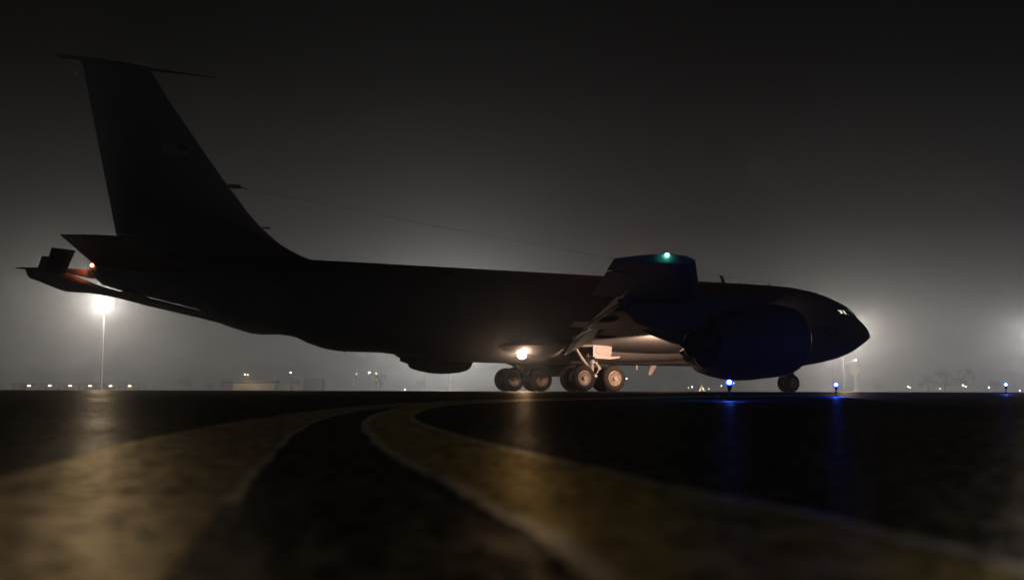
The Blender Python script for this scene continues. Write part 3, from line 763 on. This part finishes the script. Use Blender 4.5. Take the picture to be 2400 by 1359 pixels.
for q in panes:
    pts = [onskin(x, z) for x, z in q]; inn = [onskin(x, z, .004) for x, z in q]
    wdw = obj("cockpit_window", MB().add(pts + inn, QF), gl, AC, smooth=False)
    fm = MB()
    for a, b in zip(q, q[1:] + q[:1]): fm.tube([onskin(*a, .012), onskin(*b, .012)], .016, 5)
    obj("window_frame", fm, M['black'], wdw)

# lettering wrapped on the skin
def skin_text(body, x_right, width, z_base, size, m):
    cu = bpy.data.curves.new("lettering", 'FONT'); cu.body = body; cu.size = size; cu.resolution_u = 3
    o = bpy.data.objects.new("lettering", cu); COL.objects.link(o)
    me = o.to_mesh().copy(); bpy.data.objects.remove(o)
    w = max(v.co.x for v in me.vertices)
    # one mesh per letter: gather the outline islands that share a column
    import bmesh
    bm = bmesh.new(); bm.from_mesh(me); left = set(bm.faces); isl = []
    while left:
        st = [left.pop()]; grp = []
        while st:
            f = st.pop(); grp.append(f)
            for e in f.edges:
                for q in e.link_faces:
                    if q in left: left.discard(q); st.append(q)
        isl.append(grp)
    for grp in isl:
        vs = list({v for f in grp for v in f.verts}); ix = {v: i for i, v in enumerate(vs)}
        mb = MB().add([onskin(x_right + width * (1 - v.co.x / w), z_base + v.co.y, .008) for v in vs], [tuple(ix[v] for v in f.verts) for f in grp])
        obj("letter", mb, m, fuse, smooth=False)
    bm.free()
skin_text("U.S. AIR FORCE", -1.9, 4.0, 2.97, .60, M['ink'])
# flag on the fin: stripes and canton as flat print, each 6 mm off the skin
def finy(x, z):
    a, = interp(FLE, z); b, = interp(FTE, z); f = (x - a) / (b - a)
    th = 0.10 + 0.16 * max(0, (12.7 - z) / 7.5)
    return th * (2.6 * math.sqrt(max(f, 0)) * (1 - f) * .77 + .004)
fl = MB()
X0, X1, Z0, Z1 = 31.66, 30.64, 9.27, 9.72
for i in range(13):
    fl.cur = 0 if i % 2 else 1
    za, zb = Z1 - (Z1 - Z0) * i / 13, Z1 - (Z1 - Z0) * (i + 1) / 13
    xe = X1 + .42 if i < 7 else X1
    n = 5
    for k in range(n):
        xa, xb = X0 + (xe - X0) * k / n, X0 + (xe - X0) * (k + 1) / n
        fl.add([(xa, finy(xa, za) + .006, za), (xb, finy(xb, za) + .006, za), (xb, finy(xb, zb) + .006, zb), (xa, finy(xa, zb) + .006, zb)], [(0, 1, 2, 3)])
fl.cur = 2
zm = Z1 - (Z1 - Z0) * 7 / 13
for k in range(2):
    xa, xb = X1 + .42 - .21 * k, X1 + .21 - .21 * k
    fl.add([(xa, finy(xa, Z1) + .006, Z1), (xb, finy(xb, Z1) + .006, Z1), (xb, finy(xb, zm) + .006, zm), (xa, finy(xa, zm) + .006, zm)], [(0, 1, 2, 3)])
obj("flag", fl, [M['paleink'], M['redink'], M['blueink']], AC, smooth=False)

# ------------------------------------------------------------------ the pilot seen in the side window
MW = Matrix.Translation(AC.location) @ Matrix.Rotation(AC.rotation_euler.z, 4, 'Z')
PI = thing("person", "pilot in a dark flight suit, head seen in the lit cockpit window", "person", MW @ Vector((-2.95, .72, 3.62)), AC.rotation_euler.z)
pb = MB(); rg_ = []
for z, rx, ry, cx in ((.0, .13, .17, 0), (.15, .14, .20, 0), (.30, .12, .22, 0), (.37, .085, .14, 0), (.40, .058, .06, 0), (.455, .055, .055, -.005), (.48, .075, .06, -.02), (.53, .092, .072, -.02), (.575, .098, .076, -.016), (.63, .095, .074, -.01), (.67, .07, .055, -.005), (.69, .02, .016, 0)):
    ring = []
    for k in range(16):
        a = 2 * math.pi * k / 16; x, y = cx + rx * math.cos(a), ry * math.sin(a)
        if k == 8 and .51 < z < .58: x -= .022       # nose
        if k in (4, 12) and .52 < z < .6: y *= 1.14   # ears
        ring.append((x, y, z))
    rg_.append(ring)
pb.loft(rg_)
obj("body", pb, simple("pilot_skin", (.42, .20, .13), .6), PI, angle=60)
obj("hair", MB().loft([[(.012 + rx * math.cos(2 * math.pi * k / 14), ry * math.sin(2 * math.pi * k / 14), z) for k in range(14)] for z, rx, ry in ((.60, .09, .079), (.64, .098, .081), (.675, .08, .065), (.70, .02, .02))]), simple("dark_hair", (.02, .015, .012), .6), PI)
obj("flight_suit", MB().loft([[(rx * math.cos(2 * math.pi * k / 14), ry * math.sin(2 * math.pi * k / 14), z) for k in range(14)] for z, rx, ry in ((-.01, .145, .185), (.15, .155, .215), (.30, .135, .235), (.375, .095, .15), (.385, .07, .085))]), simple("flight_suit_cloth", (.03, .04, .03), .8), PI)
light("pilot_fill_light", 'POINT', (-2.55, 1.0, 4.33), 2.5, (1.0, .6, .38), AC, .02)  # added lamp, itself unseen, that reddens the pilot's face

# ------------------------------------------------------------------ taxiway edge lights
BL_LABEL = ["nearest blue taxiway edge light, standing in front of the outboard engine", "blue taxiway edge light standing beyond the nose wheel under the nose", "farthest blue taxiway edge light, near the right end of the taxiway"]
bluecore = emit("blue_lamp_core", (0.45, 0.6, 1.0), 60)
m = bpy.data.materials.new("blue_glass_dome"); m.use_nodes = True
nt = m.node_tree; nt.nodes.clear()
tr_ = nt.nodes.new("ShaderNodeBsdfTransparent"); tr_.inputs[0].default_value = (.35, .55, 1, 1)
em_ = nt.nodes.new("ShaderNodeEmission"); em_.inputs[0].default_value = (.01, .05, 1, 1); em_.inputs[1].default_value = 2.2
ad_ = nt.nodes.new("ShaderNodeAddShader"); mo_ = nt.nodes.new("ShaderNodeOutputMaterial")
nt.links.new(tr_.outputs[0], ad_.inputs[0]); nt.links.new(em_.outputs[0], ad_.inputs[1]); nt.links.new(ad_.outputs[0], mo_.inputs[0])
m.cycles.emission_sampling = 'NONE'
M['bluedome'] = m
E0 = thing("taxiway_light", BL_LABEL[0], "taxiway light", (0, 0, 0), 0, "blue lights along the taxiway edge")
obj("stem", MB().tube([(0, 0, 0), (0, 0, .04), (.004, 0, .16)], [.018, .012, .02], 12), M['black'], E0)
obj("base_plate", MB().lathe([(0, .06), (.008, .06), (.012, .03)], (0, 0, 0), 'Z', 18), M['black'], E0)
obj("lamp_body", MB().lathe([(.15, .018), (.17, .028), (.215, .034), (.225, .042), (.235, .042)], (0.004, 0, 0), 'Z', 18), M['black'], E0)
obj("reflector_band", MB().lathe([(.05, .0185), (.10, .0215), (.15, .024)], (0, 0, 0), 'Z', 14, caps=False), M['white'], E0)
dome = obj("lens_dome", MB().lathe([(.236, .045), (.26, .056), (.285, .054), (.31, .036), (.324, .002)], (.004, 0, 0), 'Z', 18), M['bluedome'], E0)
obj("bulb", MB().sphere((.004, 0, .28), .03), bluecore, dome)
for i, (x, y, k) in enumerate([(3.26, 15.0, 1.0), (7.13, 22.0, .92), (14.82, 30.0, 1.0)]):
    e = E0 if i == 0 else copy_tree(E0)
    e.location = (x, y, gz(y)); e.scale = (k, k, k); e["label"] = BL_LABEL[i]
    light("blue_glow", 'POINT', (0.004, 0, .36), (11.0, 32.0, 26.0)[i], (0.02, 0.08, 1.0), e, .03)

# ------------------------------------------------------------------ flood light masts
FL_LABEL = ["tall floodlight mast burning white under the tail of the aircraft", "floodlight mast whose pole shows below the belly, head hidden behind the fuselage", "floodlight mast behind the nose tip, its head hidden by the aircraft", "bluish floodlight mast at the far right edge"]
F0 = thing("floodlight_mast", FL_LABEL[0], "floodlight", (0, 0, 0), 0, "floodlight masts around the apron")
obj("pole", MB().tube([(0, 0, 0), (0, 0, 12), (0, 0, 23.6)], [.3, .22, .14], 12), M['galv'], F0)
hf = MB().box((-2.3, -.08, 23.2), (2.3, .08, 23.32)); hf.box((-2.3, -.08, 24.3), (2.3, .08, 24.42)); hf.box((-.08, -.08, 23.5), (.08, .08, 24.9))
obj("head_frame", hf, M['galv'], F0)
floodlens = emit("flood_lamp_lens", (1.0, .96, .86), 90)
for k in range(16):
    x = -2.2 + .63 * (k % 8); zz = 0 if k < 8 else -1.05
    l = obj("flood_lamp", MB().prism([(-.35, 23.72 + zz), (.1, 23.72 + zz), (.25, 24.15 + zz), (-.35, 24.5 + zz)], x - .29, x + .29, 'X'), M['galv'], F0, smooth=False)
    obj("lens", MB().box((x - .28, -.41, 23.70 + zz), (x + .28, -.352, 24.5 + zz)), floodlens, l, smooth=False)
for i, (x, y, h, pw, col) in enumerate(FLOOD):
    f = F0 if i == 0 else copy_tree(F0)
    f.location = (x, y, .13 + h - 24.1); f["label"] = FL_LABEL[i]
    f.location.z = .13; f.scale = (1, 1, (h - .13) / 24.0)
    light("flood_beam", 'POINT', (0, -1.3, 23.6), FLOOD_W * pw, col, f, .45)

# ------------------------------------------------------------------ far buildings
G0 = .13
sh = thing("open_bay_shed", "long low shed of six lit bays far beyond the left end of the apron", "building", (-269.5, 620, G0))
sb = MB()
sb.box((-40, 9, 0), (40, 9.3, 3.3)); sb.box((-40.2, 0.2, 0), (-39.8, 9, 3.3)); sb.box((39.8, 0.2, 0), (40.2, 9, 3.3))
obj("wall", sb, M['cladding'], sh)
obj("roof", MB().prism([(-.6, 3.3), (9.6, 3.3), (9.6, 3.5), (-.6, 4.05), (-.7, 3.2)], -41, 41, 'X'), M['cladding'], sh, smooth=False)
shedlamp = emit("shed_lamp", (1.0, .82, .58), 9)
bx = [-29.5, -16.7, -4.1, 8.3, 20.9, 32.8]
for k in range(7):
    xx = -38.5 + 12.7 * k if k < 6 else 39.4
    obj("pillar", MB().box((xx - .5, -.2, 0), (xx + .5, .3, 3.2)), M['cladding'], sh)
for x in bx:
    obj("bay_door", MB().box((x - 4.9, 3.0, 0), (x + 4.9, 3.15, 2.1)), M['walldark'], sh)
    l = obj("bay_lamp", MB().sphere((x, -.4, 2.55), .42, sq=(2.6, 1, .8)), shedlamp, sh)

b2 = thing("flat_roof_building", "flat roofed yellowish building far off left of the two warm pole lamps", "building", (-118.5, 450, G0))
obj("wall", MB().box((-7, 0, 0), (11.7, 9, 3.35)), M['wall'], b2)
obj("annex_wall", MB().box((-12, .6, 0), (-7, 8, 3.1)), M['walldark'], b2)
obj("roof", MB().box((-12.3, -.5, 3.36), (12, 9.4, 4.5)), M['roof'], b2)
obj("chimney", MB().box((11.2, .5, 4.5), (12.2, 1.4, 5.6)), M['white'], b2)
b3 = thing("stepped_building", "small pale two step building right of the flat roofed one", "building", (-98.8, 450, G0))
obj("wall", MB().box((-3.6, 0, 0), (3.6, 6, 2.7)), M['wall'], b3)
obj("upper_wall", MB().box((-2.9, 2, 2.7), (2.3, 6, 5.0)), M['walldark'], b3)
obj("roof", MB().prism([(-3.1, 5.0), (2.5, 5.0), (.4, 5.5)], 1.8, 6.2), M['roof'], b3)
obj("door", MB().box((-.9, -.05, 0), (.5, -.003, 2.0)), M['roof'], b3)
b4 = thing("grey_block", "plain grey block standing in haze behind the pale stepped building", "building", (-103.6, 520, G0))
obj("wall", MB().box((-5, 0, 0), (5, 8, 5.4)), M['walldark'], b4)
obj("roof", MB().box((-5.2, -.2, 5.41), (5.2, 8.2, 5.75)), M['roof'], b4)

# ------------------------------------------------------------------ lamp posts in the distance
def lamp_post(x, y, h, kind, label, px=2.6, arm=True):
    t = thing("street_lamp", label, "street lamp", (x, y, G0), 0, "lamp posts in the distance")
    h -= G0
    r = .8 * px / 2 * y / 2333.0
    pr = max(.05, .16 * y / 2333)
    if h > .8:
        p = MB().tube([(0, 0, 0), (0, 0, h + .1)], [pr * 1.4, pr], 7)
        if arm: p.box((-.1, -.9, h + .05), (.1, .1, h + .2))
        obj("pole", p, M['galv'], t)
        obj("lamp_head", MB().sphere((0, -.9 if arm else 0, h), r, 10, 6, (1, 1, .8)), kind, t)
    else:
        obj("base", MB().lathe([(0, .25), (max(h - r * .8, .05), .2)], (0, 0, 0), 'Z', 10), M['plaincon'], t)
        obj("lamp_head", MB().sphere((0, 0, h), r, 10, 6, (1, 1, .8)), kind, t)
WHT = emit("cool_white_lamp", (.86, .95, 1.0), 8)
WRM = emit("warm_white_lamp", (1.0, .9, .75), 8)
ORG = emit("sodium_lamp", (1.0, .52, .2), 4)
DIM = emit("dim_lamp", (.9, .9, .8), 2)
LP = [
 (-119.2, 447, 7.2, WRM, "pale lamp of the close pair of warm pole lamps above the flat roofed building", 4),
 (-117.9, 447, 7.05, ORG, "orange lamp of the close pair of warm pole lamps above the flat roofed building", 5),
 (-114.96, 520, 9.37, WHT, "single white lamp on a tall pole above the grey block", 5),
 (-113.79, 700, 12.96, DIM, "dim tall lamp post left of the bright white and orange pair", 2),
 (-93.16, 600, 10.12, WRM, "small pale lamp post beside the bright white and orange pair", 3),
 (-100.67, 640, 6.97, DIM, "faint half height lamp below the small pale lamp post", 2),
 (-88.52, 560, 3.97, ORG, "faint low amber lamp below the small pale lamp post", 2),
 (-68.39, 480, 8.75, WHT, "bright white lamp left of the orange one below the fuselage", 6),
 (-65.0, 480, 8.45, ORG, "orange lamp right of the bright white one below the fuselage", 6),
 (-32.04, 300, .45, WHT, "small white ground lamp left of the far port engine", 4),
 (-29.57, 340, 6.87, WHT, "white lamp on a thin pole just under the far port engine", 5),
 (64.2, 560, 7.21, WHT, "white lamp just right of the main wheels", 4),
 (120.0, 680, 2.6, WHT, "small white lamp left of the tallest low lamp near the lit conifer", 2.5),
 (135.0, 750, 3.5, WHT, "low white lamp post beside the lit conifer on its left", 4),
 (149.1, 800, 7.0, DIM, "faint taller lamp above the lit conifer", 2),
 (119.0, 605, 1.75, WHT, "small white lamp right of the lit conifer", 2.5),
 (146.5, 700, 4.1, WHT, "white lamp left of the nearest blue taxiway light", 3.5),
 (177.4, 800, 6.8, WHT, "white lamp post right behind the nearest blue taxiway light", 3.5),
 (109.2, 340, 11.5, DIM, "tall thin pole under the nose with its top hidden by the aircraft", 3),
 (223.0, 760, 6.9, DIM, "lone lamp post right of the nose wheel", 3.5),
 (188.0, 598, 1.7, DIM, "tiny lamp left of the second blue taxiway light", 2),
 (267.0, 675, 3.7, WHT, "brighter left lamp of the low pair right of the water tower", 4),
 (283.0, 712, 3.3, WRM, "dimmer right lamp of the low pair right of the water tower", 3.5),
 (308.0, 720, 2.5, WHT, "single low lamp midway between the water tower and the right edge", 4),
 (329.0, 730, 5.1, WHT, "left lamp of the white pair near the last blue light", 5),
 (340.0, 750, 4.3, WHT, "right lamp of the white pair near the last blue light", 4),
 (376.0, 800, 3.4, DIM, "dim lamp between the white pair and the last blue light", 2),
 (352.5, 740, 3.7, WHT, "white lamp post just left of the last blue light", 4),
 (355.0, 700, 1.2, WHT, "low white lamp at the far right edge of the field", 4),
]
light("sodium_glow", 'POINT', (-117.9, 444, 6.6), 1200, (1.0, .7, .4), None, .3)
for x, y, h, kind, label, px in LP: lamp_post(x, y, h, kind, label, px)

# ------------------------------------------------------------------ water tower
wt = thing("water_tower", "pale round water tower far off below the nose with lamps on top", "water tower", (257.7, 750, G0))
wt.scale = (.682,) * 3
obj("tank", MB().lathe([(14.5, 1.6), (17, 2.0), (19, 3.2), (21.5, 5.4), (24, 7.0), (26.5, 7.75), (29, 7.2), (31, 5.4), (32.1, 2.6), (32.4, .1)], (0, 0, 0), 'Z', 32), M['tank'], wt)
obj("pedestal", MB().lathe([(0, 4.2), (1.5, 2.6), (4, 1.8), (14.5, 1.6)], (0, 0, 0), 'Z', 24), M['tank'], wt)
light("tower_fill_light", 'POINT', (-6, -20, 3), 2200, (1.0, .9, .66), wt, .3)  # unseen lamp added to brighten the tank
rl = MB()
for k in range(12):
    a = 2 * math.pi * k / 12; rl.tube([(4.2 * math.cos(a), 4.2 * math.sin(a), 31.4), (4.2 * math.cos(a), 4.2 * math.sin(a), 32.9)], .06, 5)
obj("railing", rl, M['galv'], wt)
obj("lamp_mast", MB().tube([(0, 0, 32.2), (0, 0, 35)], .15, 8), M['galv'], wt)
obj("white_lamp", MB().sphere((1.0, -1, 34.9), 1.0, 10, 6), emit("tower_white_lamp", (.95, .95, 1.0), 12), wt)
obj("red_lamp", MB().sphere((-2.2, -1, 34.0), .8, 10, 6), emit("tower_red_lamp", (1.0, .3, .15), 4), wt)

# ------------------------------------------------------------------ trees
def tree(x, y, h, w, label, leaves=650, conifer=False, m='leaf'):
    t = thing("conifer_tree" if conifer else "tree", label, "tree", (x, y, G0), 0, None if conifer else "trees far across the airfield")
    tr = MB().tube([(0, 0, 0), (.1, 0, h * .25), (0, .1, h * .75)], [h * .03, h * .022, h * .006], 7)
    if not conifer:
        for k in range(6):
            a = k * 1.05; z = h * (.25 + .07 * k)
            tr.tube([(0, 0, z), (math.cos(a) * w * .25, math.sin(a) * w * .25, z + h * .22)], [h * .012, h * .004], 5)
    obj("trunk", tr, M['bark'], t)
    cr = MB(); rnd = random.Random(int(x * 10))
    clumps = [(rnd.uniform(-.36, .36) * w, rnd.uniform(-.36, .36) * w, h * rnd.uniform(.38, .86), rnd.uniform(.14, .24) * w) for _ in range(11)]
    for _ in range(leaves):
        if conifer:
            u = rnd.random() ** .7; z = h * (.12 + .88 * (1 - u)); rr = w * .5 * u * rnd.uniform(.4, 1); a = rnd.uniform(0, 6.28)
            c = Vector((rr * math.cos(a), rr * math.sin(a), z)); s = h * .05
        else:
            cx, cy_, cz, r = rnd.choice(clumps)
            d = Vector((rnd.gauss(0, 1), rnd.gauss(0, 1), rnd.gauss(0, 1))).normalized() * r * rnd.uniform(.5, 1.05)
            c = Vector((cx, cy_, cz)) + d; s = h * .035
        a = Vector((rnd.gauss(0, 1), rnd.gauss(0, 1), rnd.gauss(0, 1))).normalized(); b_ = a.orthogonal().normalized()
        q = a.cross(b_)
        cr.add([c + b_ * s, c + q * s * .6, c - b_ * s, c - q * s * .6], [(0, 1, 2, 3)])
    obj("crown", cr, M[m], t, smooth=False)
    return t
xm = tree(123.5, 650, 4.2, 3.4, "small conifer strung with golden lights beyond the taxiway", 500, True, 'needle')
bulbs = MB(); rnd = random.Random(3)
for k in range(110):
    u = rnd.random() ** .8; z = 4.2 * (.08 + .9 * (1 - u)); a = rnd.uniform(0, 6.28); r_ = 1.75 * u
    bulbs.sphere((r_ * math.cos(a), r_ * math.sin(a), z), .085, 6, 4)
bo = obj("string_lights", bulbs, emit("golden_bulbs", (1.0, .85, .5), 8), xm)
TR = [
 (287, 690, 11.5, 11, "medium rounded tree in haze right of the water tower lamps"),
 (303, 700, 16, 15, "broad tall tree in haze, left half of the large hazy clump at right"),
 (322, 710, 17.5, 16, "tallest hazy tree of the clump at right"),
 (340, 705, 9, 10, "low tree at the right end of the hazy clump"),
 (257, 700, 6.5, 9, "low hazy bush like tree beside the low pair of lamps"),
 (-208, 640, 7.5, 12, "hazy tree left of the flat roofed building"),
 (-196, 650, 5.6, 9, "small hazy tree next to the flat roofed building"),
 (-97, 740, 13, 9, "narrow hazy tree behind the white and orange lamp pair"),
 (-64, 700, 9, 9, "hazy tree right below the orange lamp"),
 (172, 760, 7, 10, "hazy tree behind the nose wheel"),
]
for x, y, h, w, lb in TR: tree(x * 1.35, y * 1.35, h * 1.35, w * 1.35, lb)

# ------------------------------------------------------------------ haze
hz = MB().box((-1500, -30, -1.0), (1500, 1500, 26.5))
m = bpy.data.materials.new("night_haze"); m.use_nodes = True
nt = m.node_tree; nt.nodes.clear()
pv = nt.nodes.new("ShaderNodeVolumePrincipled"); mo = nt.nodes.new("ShaderNodeOutputMaterial")
pv.inputs["Color"].default_value = (0.82, 0.88, 1.0, 1); pv.inputs["Density"].default_value = HAZE_DENSITY
pv.inputs["Anisotropy"].default_value = HAZE_G
pv.inputs["Density Attribute"].default_value = ""
nt.links.new(pv.outputs[0], mo.inputs["Volume"])
o = obj("haze", hz, m, smooth=False); o["kind"] = "stuff"
